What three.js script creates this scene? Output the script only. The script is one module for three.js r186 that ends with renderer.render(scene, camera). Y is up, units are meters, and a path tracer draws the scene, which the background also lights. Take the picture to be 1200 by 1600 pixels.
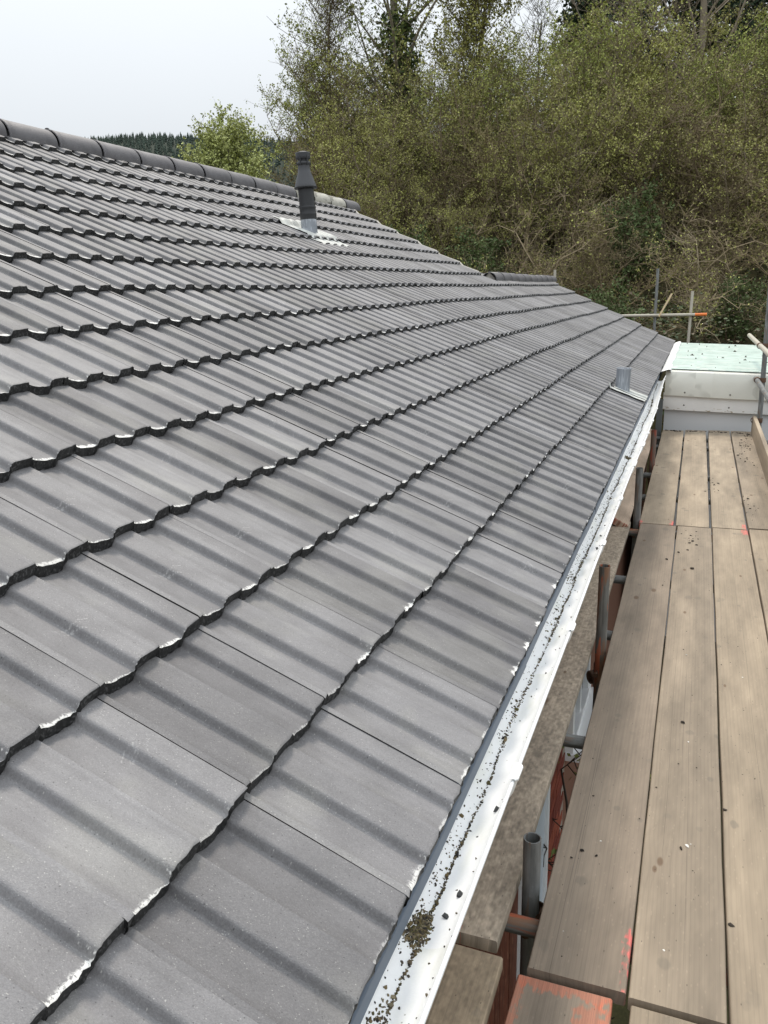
import * as THREE from 'three';
import { mergeGeometries } from 'three/addons/utils/BufferGeometryUtils.js';

// ---------------------------------------------------------------- camera, sky, sun, exposure
const scene = new THREE.Scene();
const camera = new THREE.PerspectiveCamera(65.24, 0.75, 0.05, 6000);
camera.rotation.order = 'YXZ';
camera.rotation.set(-0.27049, 0.37324, -0.02627);
camera.position.set(0, 0, 0);
camera.updateMatrixWorld();
scene.add(camera);

const renderer = new THREE.WebGLRenderer({ antialias: true });
renderer.toneMapping = THREE.LinearToneMapping;
renderer.toneMappingExposure = 1.45;
renderer.shadowMap.enabled = true;

// small seeded noise toolbox
function rng(seed) { let a = seed >>> 0; return () => { a = (a + 0x6D2B79F5) | 0; let t = Math.imul(a ^ (a >>> 15), 1 | a); t = (t + Math.imul(t ^ (t >>> 7), 61 | t)) ^ t; return ((t ^ (t >>> 14)) >>> 0) / 4294967296; }; }
function hash2(x, y, s) { let h = Math.imul(x | 0, 374761393) + Math.imul(y | 0, 668265263) + Math.imul(s | 0, 974634777); h = Math.imul(h ^ (h >>> 13), 1274126177); return ((h ^ (h >>> 16)) >>> 0) / 4294967296; }
function vn(x, y, s = 0) { const xi = Math.floor(x), yi = Math.floor(y), fx = x - xi, fy = y - yi, u = fx * fx * (3 - 2 * fx), v = fy * fy * (3 - 2 * fy);
  const a = hash2(xi, yi, s), b = hash2(xi + 1, yi, s), c = hash2(xi, yi + 1, s), d = hash2(xi + 1, yi + 1, s);
  return a + (b - a) * u + (c - a) * v + (a - b - c + d) * u * v; }
function fbm(x, y, s = 0, o = 4) { let r = 0, a = 0.5, n = 0; for (let i = 0; i < o; i++) { r += a * vn(x, y, s + i * 17); n += a; a *= 0.5; x *= 2.03; y *= 2.03; } return r / n; }
const clamp = (x, a = 0, b = 1) => Math.min(b, Math.max(a, x));
const sstep = (a, b, x) => { const t = clamp((x - a) / (b - a)); return t * t * (3 - 2 * t); };
const lerp = (a, b, t) => a + (b - a) * t;

{ // overcast sky: paler and a little warmer low down, brighter overhead, faint cloud texture
  const w = 512, h = 256, d = new Float32Array(w * h * 4);
  for (let j = 0; j < h; j++) for (let i = 0; i < w; i++) {
    const el = ((j + 0.5) / h - 0.5) * Math.PI, e = Math.max(0, Math.sin(el));
    const az = (i / w) * Math.PI * 2;
    const cl = fbm(Math.cos(az) * 2.2 * (1.3 - e) + 5, Math.sin(az) * 2.2 * (1.3 - e) + 9, 3, 4) - 0.5;
    const b = 0.435 * (1 + 2.1 * e) * (1 + 0.10 * cl);
    const k = (j * w + i) * 4;
    d[k] = b * 0.94; d[k + 1] = b * 0.99; d[k + 2] = b * 1.04; d[k + 3] = 1;
  }
  const t = new THREE.DataTexture(d, w, h, THREE.RGBAFormat, THREE.FloatType);
  t.mapping = THREE.EquirectangularReflectionMapping; t.magFilter = t.minFilter = THREE.LinearFilter; t.needsUpdate = true;
  scene.background = t; scene.environment = t;
}
const sun = new THREE.DirectionalLight(0xfff4e6, 1.5);
sun.position.set(-10, 32, -29.5); sun.castShadow = true; sun.shadow.radius = 22;
sun.shadow.mapSize.set(2048, 2048);
Object.assign(sun.shadow.camera, { left: -30, right: 30, top: 30, bottom: -30, near: 1, far: 120 });
sun.target.position.set(-2, -1, -9); scene.add(sun, sun.target);

// ---------------------------------------------------------------- helpers
const taken = {};
function numbered(n) { const k = taken[n] = (taken[n] ?? -1) + 1; return k ? `${n}_${String(k).padStart(3, '0')}` : n; }
function shade(m) { m.castShadow = m.receiveShadow = true; return m; }
function part(name, geo, mat, parent) { const m = shade(new THREE.Mesh(geo, mat)); m.name = name; parent.add(m); return m; }
function tag(o, label, category, group, kind) { o.userData.label = label; o.userData.category = category; if (group) o.userData.group = group; if (kind) o.userData.kind = kind; return o; }
function thing(name, label, category, pos = [0, 0, 0], group) { const g = new THREE.Group(); g.name = numbered(name); g.position.set(...pos); scene.add(g); return tag(g, label, category, group); }
function struct(name, geo, mat, label, category) { const m = part(numbered(name), geo, mat, scene); m.userData.kind = 'structure'; m.userData.label = label; m.userData.category = category; return m; }
const sRGB = (r, g, b) => new THREE.Color().setRGB(r / 255, g / 255, b / 255, THREE.SRGBColorSpace);
function mat(c, rough = 0.8, extra = {}) { return new THREE.MeshStandardMaterial({ color: c, roughness: rough, side: THREE.DoubleSide, ...extra }); }
function dataTex(w, h, fn, srgb = true) {
  const d = new Uint8Array(w * h * 4), o = [0, 0, 0];
  for (let j = 0; j < h; j++) for (let i = 0; i < w; i++) { fn(i, j, o); const k = (j * w + i) * 4; d[k] = clamp(o[0], 0, 255); d[k + 1] = clamp(o[1], 0, 255); d[k + 2] = clamp(o[2], 0, 255); d[k + 3] = 255; }
  const t = new THREE.DataTexture(d, w, h, THREE.RGBAFormat); t.magFilter = THREE.LinearFilter; t.minFilter = THREE.LinearFilter; t.wrapS = t.wrapT = THREE.RepeatWrapping; if (srgb) t.colorSpace = THREE.SRGBColorSpace; t.needsUpdate = true; return t;
}
class GB { // triangle collector
  constructor() { this.p = []; this.uv = []; this.c = []; this.i = []; }
  v(x, y, z, u = 0, w = 0, c) { this.p.push(x, y, z); this.uv.push(u, w); if (c) this.c.push(c[0], c[1], c[2]); return this.p.length / 3 - 1; }
  quad(a, b, c, d) { this.i.push(a, b, c, a, c, d); }
  tri(a, b, c) { this.i.push(a, b, c); }
  geo() { const g = new THREE.BufferGeometry(); g.setAttribute('position', new THREE.Float32BufferAttribute(this.p, 3)); g.setAttribute('uv', new THREE.Float32BufferAttribute(this.uv, 2)); if (this.c.length) g.setAttribute('color', new THREE.Float32BufferAttribute(this.c, 3)); g.setIndex(this.i); g.computeVertexNormals(); return g; }
}
function box(x0, x1, y0, y1, z0, z1, uvScale = 1) { const g = new THREE.BoxGeometry(x1 - x0, y1 - y0, z1 - z0); g.translate((x0 + x1) / 2, (y0 + y1) / 2, (z0 + z1) / 2);
  const p = g.attributes.position, n = g.attributes.normal, u = g.attributes.uv; for (let k = 0; k < p.count; k++) { const ax = Math.abs(n.getX(k)), ay = Math.abs(n.getY(k)); u.setXY(k, (ax > 0.5 ? p.getZ(k) : p.getX(k)) * uvScale, (ay > 0.5 ? p.getZ(k) : p.getY(k)) * uvScale); } return g; }
// prism: a closed or open 2D profile (x,y) swept along z
function sweep(profile, z0, z1, nz = 1, closed = false, wob = null) {
  const g = new GB(), n = profile.length; let L = [0]; for (let k = 1; k < n; k++) L.push(L[k - 1] + Math.hypot(profile[k][0] - profile[k - 1][0], profile[k][1] - profile[k - 1][1]));
  for (let j = 0; j <= nz; j++) { const z = lerp(z0, z1, j / nz); const o = wob ? wob(z) : [0, 0]; for (let k = 0; k < n; k++) g.v(profile[k][0] + o[0], profile[k][1] + o[1], z, L[k], z); }
  for (let j = 0; j < nz; j++) for (let k = 0; k < (closed ? n : n - 1); k++) { const a = j * n + k, b = j * n + (k + 1) % n; g.quad(a, b, b + n, a + n); }
  return g.geo();
}
function sharp(g) { const q = g.toNonIndexed(); q.computeVertexNormals(); return q; }

// ---------------------------------------------------------------- setting: ground, bank, hill
const GY = -4.1;
function terrain(x, z) {
  const d = -z + 0.10 * Math.abs(Math.min(0, x + 2)) * 0.3;
  let y = GY;
  y += (1.9 - GY - 3.6) * 0 + 2.5 * sstep(14.6, 15.9, d) + 4.3 * sstep(15, 28, d) + 2.4 * sstep(26, 60, d);
  const left = sstep(-13, -26, x); y = lerp(y, GY + 3.0 * sstep(16, 50, d), left);
  y += (fbm(x * 0.35 + 40, z * 0.35 + 40, 11, 3) - 0.5) * 0.9 * sstep(15, 18, d);
  return y;
}
const soilTex = dataTex(512, 512, (i, j, o) => { const n = fbm(i / 24, j / 24, 5, 5), f = vn(i / 2, j / 2, 8); const m = fbm(i / 60, j / 60, 77, 3); o[0] = 58 + 46 * n + 22 * f; o[1] = 50 + 40 * n + 18 * f + 14 * m; o[2] = 34 + 24 * n + 12 * f; });
{
  const xs = [-3000, -1200, -500, -200, -90]; for (let x = -50; x <= 40; x += 1) xs.push(x); xs.push(90, 200, 500, 1200, 3000);
  const zs = [3000, 1000, 300, 100, 40]; for (let z = 12; z >= -70; z -= 1) zs.push(z); zs.push(-90, -130, -200, -400, -900, -3000);
  const g = new GB(); for (const z of zs) for (const x of xs) g.v(x, terrain(x, z), z, x * 0.5, z * 0.5);
  for (let j = 0; j < zs.length - 1; j++) for (let i = 0; i < xs.length - 1; i++) { const a = j * xs.length + i; g.quad(a, a + 1, a + 1 + xs.length, a + xs.length); }
  struct('ground', g.geo(), mat(new THREE.Color().setRGB(.55, .55, .55), 1, { map: soilTex }), 'dark leaf strewn soil of the yard and the steep bank', 'ground');
}
const hillY = (x, z) => -30 + 283 * Math.exp(-Math.pow((z + 1230) / 420, 2)) * (0.80 + 0.20 * sstep(-300, -1000, x)) * (1 + 0.03 * (fbm(x / 130, z / 130, 21, 3) - 0.5));
{
  const g = new GB(), nx = 60, nz = 40; for (let j = 0; j <= nz; j++) for (let i = 0; i <= nx; i++) { const x = lerp(-2600, 400, i / nx), z = lerp(-600, -2000, j / nz); g.v(x, hillY(x, z), z, x / 20, z / 20); }
  for (let j = 0; j < nz; j++) for (let i = 0; i < nx; i++) { const a = j * (nx + 1) + i; g.quad(a, a + 1, a + nx + 2, a + nx + 1); }
  struct('hill', g.geo(), mat(new THREE.Color().setRGB(0.02, 0.03, 0.018), 1), 'distant wooded hill rising beyond the roof ridge', 'hill');
  // conifer plantation on it
  const c = new GB(); for (let t = 0; t < 3; t++) { const y0 = 0.1 + t * 0.28, r = 0.19 - t * 0.05, top = c.v(0, y0 + 0.42, 0); const ring = []; for (let k = 0; k < 6; k++) ring.push(c.v(Math.cos(k * 1.047) * r, y0, Math.sin(k * 1.047) * r)); for (let k = 0; k < 6; k++) c.tri(ring[k], top, ring[(k + 1) % 6]); }
  const R = rng(91), N = 9000, im = new THREE.InstancedMesh(c.geo(), mat(0xffffff, 1), N), M = new THREE.Matrix4(), col = new THREE.Color();
  for (let k = 0; k < N; k++) { const x = lerp(-1500, -350, R()), z = lerp(-880, -1290, R()), h = 6 + 7 * R() ** 2, w = h * (0.9 + 0.4 * R()); M.makeScale(w, h, w); M.setPosition(x, hillY(x, z) - 0.5, z); im.setMatrixAt(k, M); const b = 0.7 + 0.7 * R(); col.setRGB(0.030 * b, 0.046 * b, 0.034 * b); im.setColorAt(k, col); }
  im.name = 'conifer_forest'; shade(im); scene.add(im); tag(im, 'dark conifer plantation covering the distant hill', 'forest', null, 'stuff');
}

// ---------------------------------------------------------------- the house
const EX = -0.3664, EY = -0.9188, EZ = -0.9626, PIT = 0.45846, GA = 0.30407, TW = 0.30;
const CS = Math.cos(PIT), SN = Math.sin(PIT), RIDGE = 4.43, EXTR = 2.33, ZMAIN = EZ - TW * 30 - 0.05, ZEXT = EZ - TW * 44 - 0.03;
const sag = z => -0.004 * Math.max(0, -7 - z) + 0.003 * Math.sin(z * 1.7) + 0.002 * Math.sin(z * 4.1 + 1);
const roofPt = (s, n, z) => [EX - s * CS + n * SN, EY + s * SN + n * CS + sag(z), z];

const house = thing('brick_house', 'single storey house with long grey tiled roof and white gutter', 'house');
const M = {
  deck: mat(sRGB(38, 37, 37), 0.95), white: mat(sRGB(238, 239, 239), 0.35), upvc: null, strip: mat(sRGB(84, 95, 108), 0.5),
  black: mat(sRGB(40, 41, 43), 0.42), lead: null, mortar: mat(sRGB(176, 172, 164), 0.95), darkMortar: mat(sRGB(52, 51, 51), 0.95),
};
// roof deck (underlay) with both slopes; main part and lower extension
const roof = (() => {
  const g = new GB(); const slab = (s0, s1, z0, z1, n) => { const a = g.v(...roofPt(s0, n, z0)), b = g.v(...roofPt(s1, n, z0)), c = g.v(...roofPt(s1, n, z1)), d = g.v(...roofPt(s0, n, z1)); g.quad(a, b, c, d); };
  for (let z = 1.2; z > ZMAIN + 0.1; z -= 0.75) slab(0.02, RIDGE, z, Math.max(z - 0.75, ZMAIN), -0.034);
  for (let z = ZMAIN + 0.05; z > ZEXT + 0.1; z -= 0.7) slab(0.02, EXTR, z, Math.max(z - 0.7, ZEXT), -0.034);
  const [rx, ry] = roofPt(RIDGE, -0.02, 0), [qx, qy] = roofPt(EXTR, -0.02, 0);
  const back = (x, y, z0, z1, L) => { const a = g.v(x, y, z0), b = g.v(x - L * CS, y - L * SN, z0), c = g.v(x - L * CS, y - L * SN, z1), d = g.v(x, y, z1); g.quad(a, b, c, d); };
  back(rx, ry, 1.2, ZMAIN, 4.4); back(qx, qy + sag(-12), ZMAIN, ZEXT, 2.3);
  return part('roof', g.geo(), M.deck, house);
})();
roof.userData.label = 'grey concrete interlocking tile roof';

// tile profile: (across, height); across runs away from the camera along the eave
const prof = (() => {
  const u = [[0, .0204], [.0128, .0213], [.0134, .0213], [.0139, .0209], [.0170, .0150], [.0174, .0144], [.024, .0112], [.033, .0080], [.045, .0051], [.057, .0030], [.069, .0014], [.081, .0004], [.0905, 0], [.0943, .0004], [.0966, .0034], [.0984, .0088], [.1003, .0138], [.1026, .0168], [.106, .0184], [.111, .0190], [.13, .0199]];
  const out = []; for (let k = 0; k < 2; k++) for (const [a, h] of u) out.push([a + 0.15 * k, h]); out.push([.2993, .0205]); return out;
})();
const TH = 0.029, HP = .0205, TL = 0.375;
const CELLS = 16;
function tileGeo(cell, seed) {
  const g = new GB(), R = rng(seed), n = prof.length, cu = (cell % 4) / 4, cv = Math.floor(cell / 4) / 4;
  const U = a => cu + (0.02 + 0.96 * a / .2988) / 4, V = t => cv + t / 4;
  const warp = prof.map(() => (R() - 0.5) * 0.0012), nick = prof.map(() => (R() - 0.5) * 0.004);
  const rows = [[0, -0.0022, .095], [0.0045, 0, .107], [0.19, 0.0006, .54], [TL, 0, .98]];
  const id = rows.map(([s, dh, v], r) => prof.map(([a, h], k) => g.v(-a, h - HP + dh + (r < 2 ? warp[k] : 0), s + (r === 0 ? nick[k] : 0), U(a), V(v))));
  for (let r = 0; r < rows.length - 1; r++) for (let k = 0; k < n - 1; k++) g.quad(id[r][k], id[r][k + 1], id[r + 1][k + 1], id[r + 1][k]);
  // raw front edge, rough cast
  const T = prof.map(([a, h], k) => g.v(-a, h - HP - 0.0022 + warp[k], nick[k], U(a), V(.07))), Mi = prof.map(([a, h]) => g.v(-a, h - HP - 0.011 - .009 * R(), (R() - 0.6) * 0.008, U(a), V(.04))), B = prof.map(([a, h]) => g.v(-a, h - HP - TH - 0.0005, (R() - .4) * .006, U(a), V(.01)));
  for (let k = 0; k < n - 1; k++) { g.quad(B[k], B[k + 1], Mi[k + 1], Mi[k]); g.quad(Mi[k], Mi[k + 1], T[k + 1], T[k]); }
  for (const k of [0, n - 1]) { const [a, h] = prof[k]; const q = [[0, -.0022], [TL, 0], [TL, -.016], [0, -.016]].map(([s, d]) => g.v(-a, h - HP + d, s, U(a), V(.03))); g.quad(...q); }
  return g.geo(); // local: x = -across, y = normal, z = up the slope
}
const tileTex = (() => {
  const scuffs = []; const R = rng(404);
  for (let c = 0; c < CELLS; c++) { const l = []; const m = c % 3 === 0 ? 1 + Math.floor(R() * 2) : 0; for (let k = 0; k < m; k++) { const x = 0.1 + 0.8 * R(), y = 0.25 + 0.6 * R(), a0 = R() * 6.28; for (let q = 0; q < 4 + R() * 8; q++) { const a = a0 + (R() - .5) * .7, L = 0.015 + 0.05 * R(); l.push([x + (R() - .5) * .13, y + (R() - .5) * .06, Math.cos(a), Math.sin(a), L, 0.003 + 0.009 * R(), 0.3 + 0.6 * R()]); } } scuffs.push(l); }
  const eff = []; for (let c = 0; c < CELLS; c++) eff.push([0, 1].map(() => R() < .40 ? [.7 + .3 * R(), .4 + .7 * R()] : [.3 + .5 * R(), .05 + .2 * R()]));
  const H = 1024, fm = new Float32Array(H * H), fs = new Float32Array(H * H), fd = new Float32Array(H * H);
  for (let j = 0; j < H; j++) for (let i = 0; i < H; i++) { const c = (i >> 8) + 4 * (j >> 8), x = (i & 255) / 256, y = (j & 255) / 256, k = j * H + i; fm[k] = fbm(x * 5 + c * 9, y * 5, 31, 4) - .5; fs[k] = fbm(x * 26 + c * 7, y * 2.2, 37, 2) - .5; fd[k] = fbm(x * 3.2 + c * 13, y * 3.2, 33, 3); }
  return dataTex(2048, 2048, (i, j, o) => {
    const c = (i >> 9) + 4 * (j >> 9), x = (i & 511) / 512, y = (j & 511) / 512, a = (x - .02) / .96 * .2988, sd = c * 101;
    const grain = hash2(i, j, 1), g2 = vn(i / 2.3, j / 2.3, 2);
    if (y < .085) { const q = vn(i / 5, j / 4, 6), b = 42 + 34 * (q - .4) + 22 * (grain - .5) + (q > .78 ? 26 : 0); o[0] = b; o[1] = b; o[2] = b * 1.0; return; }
    const hk = (j >> 1) * 1024 + (i >> 1), mott = fm[hk], st = fs[hk];
    const dust = sstep(.5, .72, fd[hk]); let r = 112 + 26 * mott + 12 * st + 12 * (grain - .5) + 12 * (g2 - .5) + 7 * dust, gg = r - 1.4, b = r - .6 - 2 * dust;
    const tone = 22 * (hash2(c, 4, 77) - .5); r += tone; gg += tone; b += tone;
    // pale aggregate specks, denser in the worn bands
    const dens = 0.975 - 0.035 * sstep(.45, .7, vn(x * 9 + c * 5, y * 3, 53));
    const big = hash2(i >> 3, j >> 3, 72) > .5 ? 1 : 0, sp = hash2(i >> big, j >> big, 71 + c); if (sp > dens) { const k = 10 + 46 * hash2(i >> big, j >> big, 99) ** 4; r += k; gg += k; b += k * .9; }
    if (hash2(i >> 1, j >> 1, 171 + c) > .9975) { r -= 40; gg -= 40; b -= 40; }
    let w = 0;
    // chalky lime bloom along the lip of each pan
    const dm = (y - .095) / .885 * TL;
    for (let k = 0; k < 2; k++) { const aa = a - .15 * k, [e, er] = eff[c][k]; if (aa > .0125 && aa < .1 && dm < .03) { const reach = (.003 + .011 * er * fbm(x * 26, 3, 63 + sd, 3)) * sstep(.0125, .016, aa) * sstep(.098, .055 + .035 * Math.min(1, er), aa), f = fbm(i / 5, j / 4, 61, 3), f2 = hash2(i, j, 64); w = Math.max(w, sstep(.40, .60, f * .9 + f2 * .25 - .05 + .16 * (reach - dm) / .006) * sstep(reach * 1.7, reach * .5, dm) * e); } }
    for (const [sx, sy, cx, cy, L, W, al] of scuffs[c]) { const dx = x - sx, dy = y - sy, t = dx * cx + dy * cy, n = -dx * cy + dy * cx; if (Math.abs(t) < L && Math.abs(n) < W) { const f = vn(i / 3, j / 3, 83); w = Math.max(w, f > .5 ? al * .4 * (1 - Math.abs(n) / W) : 0); } }
    w = clamp(w); o[0] = lerp(r, 232, w); o[1] = lerp(gg, 231, w); o[2] = lerp(b, 226, w);
  });
})();
const grainBump = dataTex(512, 512, (i, j, o) => { const b = 90 + 70 * hash2(i, j, 5) + 60 * vn(i / 3, j / 3, 6) + 30 * vn(i / 9, j / 9, 7); o[0] = o[1] = o[2] = b; }, false);
grainBump.repeat.set(8, 4);
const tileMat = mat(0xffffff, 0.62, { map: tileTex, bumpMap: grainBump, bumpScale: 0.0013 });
const tileGeos = []; for (let c = 0; c < CELLS; c++) tileGeos.push(tileGeo(c, 700 + c));
const basis = new THREE.Matrix4();
{
  const R = rng(2024), list = [], slope = 0.0282 / GA, th = PIT - Math.atan(slope);
  for (let e = 0; e < 15; e++) { // e = course from the eave
    const s = e * GA; if (s > RIDGE - 0.08) continue;
    const jMax = s < EXTR - 0.05 ? 44 : 30;
    for (let j = -7; j < jMax; j++) {
      const z = EZ - j * TW + (R() - .5) * .002, p = roofPt(s + (R() - .5) * .005, 0.0285, z);
      const tw = (R() - .5) * .010, lift = (R() - .5) * .006;
      const m = new THREE.Matrix4().makeTranslation(...p).multiply(new THREE.Matrix4().makeBasis(new THREE.Vector3(0, 0, 1), new THREE.Vector3(Math.sin(th), Math.cos(th), 0), new THREE.Vector3(-Math.cos(th), Math.sin(th), 0))).multiply(new THREE.Matrix4().makeRotationFromEuler(new THREE.Euler(-lift * .4, tw * .5, lift)));
      const top = e === 14; // the last course is cut under the ridge
      if (top) m.multiply(new THREE.Matrix4().makeScale(1, 1, 0.6));
      // share of the picture that this tile takes
      const pr = [[0, 0], [TW, 0], [TW, GA], [0, GA]].map(([a, b]) => new THREE.Vector3(...roofPt(s + b, 0.02, z - a)).project(camera));
      let area = 0; for (let k = 0; k < 4; k++) { const A = pr[k], B = pr[(k + 1) % 4]; area += A.x * B.y - B.x * A.y; }
      const inView = pr.some(v => v.z < 1 && Math.abs(v.x) < 1.02 && Math.abs(v.y) < 1.02);
      list.push({ m, c: Math.floor(R() * CELLS), area: inView ? Math.abs(area) : 0 });
    }
  }
  list.sort((a, b) => b.area - a.area);
  const rest = [];
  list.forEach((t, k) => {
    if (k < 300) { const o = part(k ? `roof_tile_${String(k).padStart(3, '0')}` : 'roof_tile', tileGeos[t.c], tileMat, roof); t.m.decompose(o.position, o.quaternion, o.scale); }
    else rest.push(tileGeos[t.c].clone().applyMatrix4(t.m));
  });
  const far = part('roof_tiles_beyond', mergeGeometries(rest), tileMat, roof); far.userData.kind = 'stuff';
}
// ridge tiles
const ridgeTex = dataTex(256, 256, (i, j, o) => { const n = fbm(i / 40, j / 40, 15, 4) - .5, g = hash2(i, j, 3) - .5; let r = 97 + 26 * n + 14 * g; if (hash2(i >> 1, j >> 1, 9) > .985) r += 30; o[0] = r; o[1] = r - 2; o[2] = r; });
const ridgePaleTex = dataTex(256, 256, (i, j, o) => { const n = fbm(i / 40, j / 40, 18, 4) - .5, g = hash2(i, j, 4) - .5, m = sstep(.4, .55, fbm(i / 26, j / 60, 28, 3)); const r = lerp(122, 178, m) + 24 * n + 12 * g; o[0] = r; o[1] = r - 3; o[2] = r - 14; });
const ridgeMat = mat(0xffffff, 0.6, { map: ridgeTex, bumpMap: grainBump, bumpScale: 0.0006 }), ridgePale = mat(0xffffff, 0.6, { map: ridgePaleTex });
const ridgeGeo = (len, rad) => { const g = new GB(), n = 14; for (const [z, k] of [[0, .94], [0, 1.015], [-.045, 1.015], [-.05, 1], [-len + .030, 1], [-len + .022, .97]]) for (let q = 0; q <= n; q++) { const a = lerp(-.22, Math.PI + .22, q / n); g.v(Math.cos(a) * rad * k * 1.06, Math.sin(a) * rad * k * .95 - rad * .3, z, q / n, z * 2); } for (let r = 0; r < 5; r++) for (let q = 0; q < n; q++) { const a = r * (n + 1) + q; g.quad(a, a + 1, a + n + 2, a + n + 1); } return g.geo(); };
function ridgeRun(s, z0, z1, len, rad, paleSet) {
  const geo = ridgeGeo(len, rad), R = rng(s * 100 | 0); let k = 0;
  for (let z = z0; z > z1 + .1; z -= len, k++) {
    const [x, y] = roofPt(s, 0, z); const pale = paleSet && z < paleSet[0] && z > paleSet[1];
    const o = part(numbered('ridge_tile'), geo, pale ? ridgePale : ridgeMat, roof); o.position.set(x + (R() - .5) * .006, y + .022 + (R() - .5) * .008, z); o.rotation.set((R() - .5) * .012, (R() - .5) * .012, 0);
    const sc = part('ridge_clamp', new THREE.SphereGeometry(.016, 8, 6), M.darkMortar, o); sc.scale.y = .6; sc.position.set(0, rad * .67, -.02);
  }
  const [x, y] = roofPt(s, 0, z0);
  const bed = new GB(), n = 40; for (let q = 0; q <= n; q++) { const z = lerp(z0, z1, q / n), dy = sag(z) - sag(z0); for (const [dx, d] of [[rad * 1.02, -.045], [rad * .9, .01], [0, .1], [-rad * .9, .01], [-rad * 1.02, -.045]]) bed.v(x + dx * .93, y + d - .02 + dy, z); }
  for (let q = 0; q < n; q++) for (let k = 0; k < 4; k++) { const a = q * 5 + k; bed.quad(a, a + 1, a + 6, a + 5); }
  for (const q of [0, n]) { const c = bed.v(x, y - .01, q ? z1 : z0); for (let k = 0; k < 4; k++) bed.tri(c, q * 5 + k, q * 5 + k + 1); }
  part('ridge_bedding', bed.geo(), s < 3 ? M.mortar : M.darkMortar, roof);
}
ridgeRun(RIDGE, 1.05, ZMAIN - .02, .452, .112, [-8.0, -9.6]);
ridgeRun(EXTR, ZMAIN - .01, ZEXT - .02, .452, .088, null);
{ // pale verge mortar along both gable ends
  for (const [s0, s1, z] of [[EXTR + .1, RIDGE, ZMAIN], [0, EXTR - .05, ZEXT]]) {
    const g = new GB(), n = 30; for (let k = 0; k <= n; k++) { const s = lerp(s0, s1, k / n), st = (s / GA) % 1, nn = .029 * (1 - st) + .0; for (const [dz, dn] of [[.03, nn - .012], [.028, nn + .001], [-.02, nn + .002], [-.024, -.06]]) g.v(...roofPt(s, dn, z + dz)); }
    for (let k = 0; k < n; k++) for (let q = 0; q < 3; q++) { const a = k * 4 + q; g.quad(a, a + 1, a + 5, a + 4); }
    part('verge_mortar', g.geo(), M.mortar, roof);
  }
}
// eaves protector strip, fascia, soffit
{
  const p = [[-.46, -.922], [-.410, -.940], [-.3745, -.9535], [-.3715, -.957], [-.371, -.984]];
  const cuts = [1.2, -.35, -1.93, -3.52, -5.1, -6.7, -8.3, -9.9, -11.5, -13, ZEXT];
  for (let k = 0; k < cuts.length - 1; k++) { const o = (k % 2) * .0015; part('eaves_strip', sweep(p.map(([x, y]) => [x + o, y + o + sag(cuts[k])]), cuts[k], cuts[k + 1] - .03, 6, false, z => [.0012 * Math.sin(z * 9), .001 * Math.sin(z * 6)]), M.strip, roof); }
}
M.upvc = mat(0xffffff, 0.38, { map: dataTex(512, 512, (i, j, o) => { const s = fbm(i / 30, j / 90, 12, 4), f = hash2(i, j, 4); let r = 240 + 4 * f - 10 * sstep(.55, .8, s), g = r + 1, b = r + 1; if (hash2(i, j, 44) > .9994) { r -= 90; g -= 95; b -= 100; } o[0] = r; o[1] = g; o[2] = b - 6 * sstep(.5, .8, s); }) });
part('fascia', box(-.425, -.408, -1.14, -.945, -14.0, 1.2), M.white, house);
part('soffit', box(-.64, -.425, -1.14, -1.128, -14.0, 1.2), M.white, house);

// gutter: half round, rolled front lip
const GX = -.3455, GYc = -.966, GR = .056, gEnd = -9.32;
const gsag = z => [0.004 * Math.sin(z * .9) * sstep(-3, -6, z) + .012 * sstep(-4, -6, z) - .03 * sstep(-6.5, -9.3, z), -.006 * sstep(-2, -9, z) + sag(z)];
const gutterProfile = (() => { const p = []; p.push([GX - GR, GYc + .012]); for (let k = 0; k <= 16; k++) { const a = Math.PI + Math.PI * k / 16; p.push([GX + Math.cos(a) * GR, GYc + Math.sin(a) * GR]); }
  p.push([GX + GR + .0005, GYc + .003], [GX + GR + .003, GYc + .0055], [GX + GR + .0065, GYc + .005], [GX + GR + .008, GYc + .001], [GX + GR + .0068, GYc - .004]);
  for (let k = 14; k >= 0; k--) { const a = Math.PI + Math.PI * k / 16; p.push([GX + Math.cos(a) * (GR + .003), GYc + Math.sin(a) * (GR + .003)]); } return p; })();
const gutter = part('gutter', sweep(gutterProfile, 1.2, gEnd, 60, false, gsag), M.upvc, house);
gutter.userData.label = 'white half round gutter holding moss and grit';
{
  const clipGeo = (() => { const g = new GB(), n = 18, rows = [[-.030, .0035], [-.024, .0095], [.024, .0095], [.030, .0035]]; // strap hugging the outside and hooking over the lip
    for (const [z, t] of rows) { for (let k = 0; k <= n; k++) { const a = Math.PI * 1.02 + Math.PI * .98 * k / n; const bulge = 1 + .0 * k; g.v(Math.cos(a) * (GR + t) * bulge, Math.sin(a) * (GR + t), z); } g.v(GR + t + .006, .006, z); g.v(GR + t + .004, .011, z); g.v(GR - .004, .010, z); g.v(GR - .008, .003, z); }
    const m = n + 5; for (let r = 0; r < 3; r++) for (let k = 0; k < m - 1; k++) { const a = r * m + k; g.quad(a, a + 1, a + m + 1, a + m); } return g.geo(); })();
  for (const z of [.5, -.35, -1.43, -2.20, -3.02, -3.75, -4.55, -5.15, -5.55, -6.05, -6.7, -7.4, -8.2, -8.9]) { const o = part('bracket', clipGeo, M.upvc, gutter), w = gsag(z); o.position.set(GX + w[0], GYc + w[1], z); const wide = z === -4.55 || z === -5.15 ? 2.4 : 1; o.scale.z = wide; }
}
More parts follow.
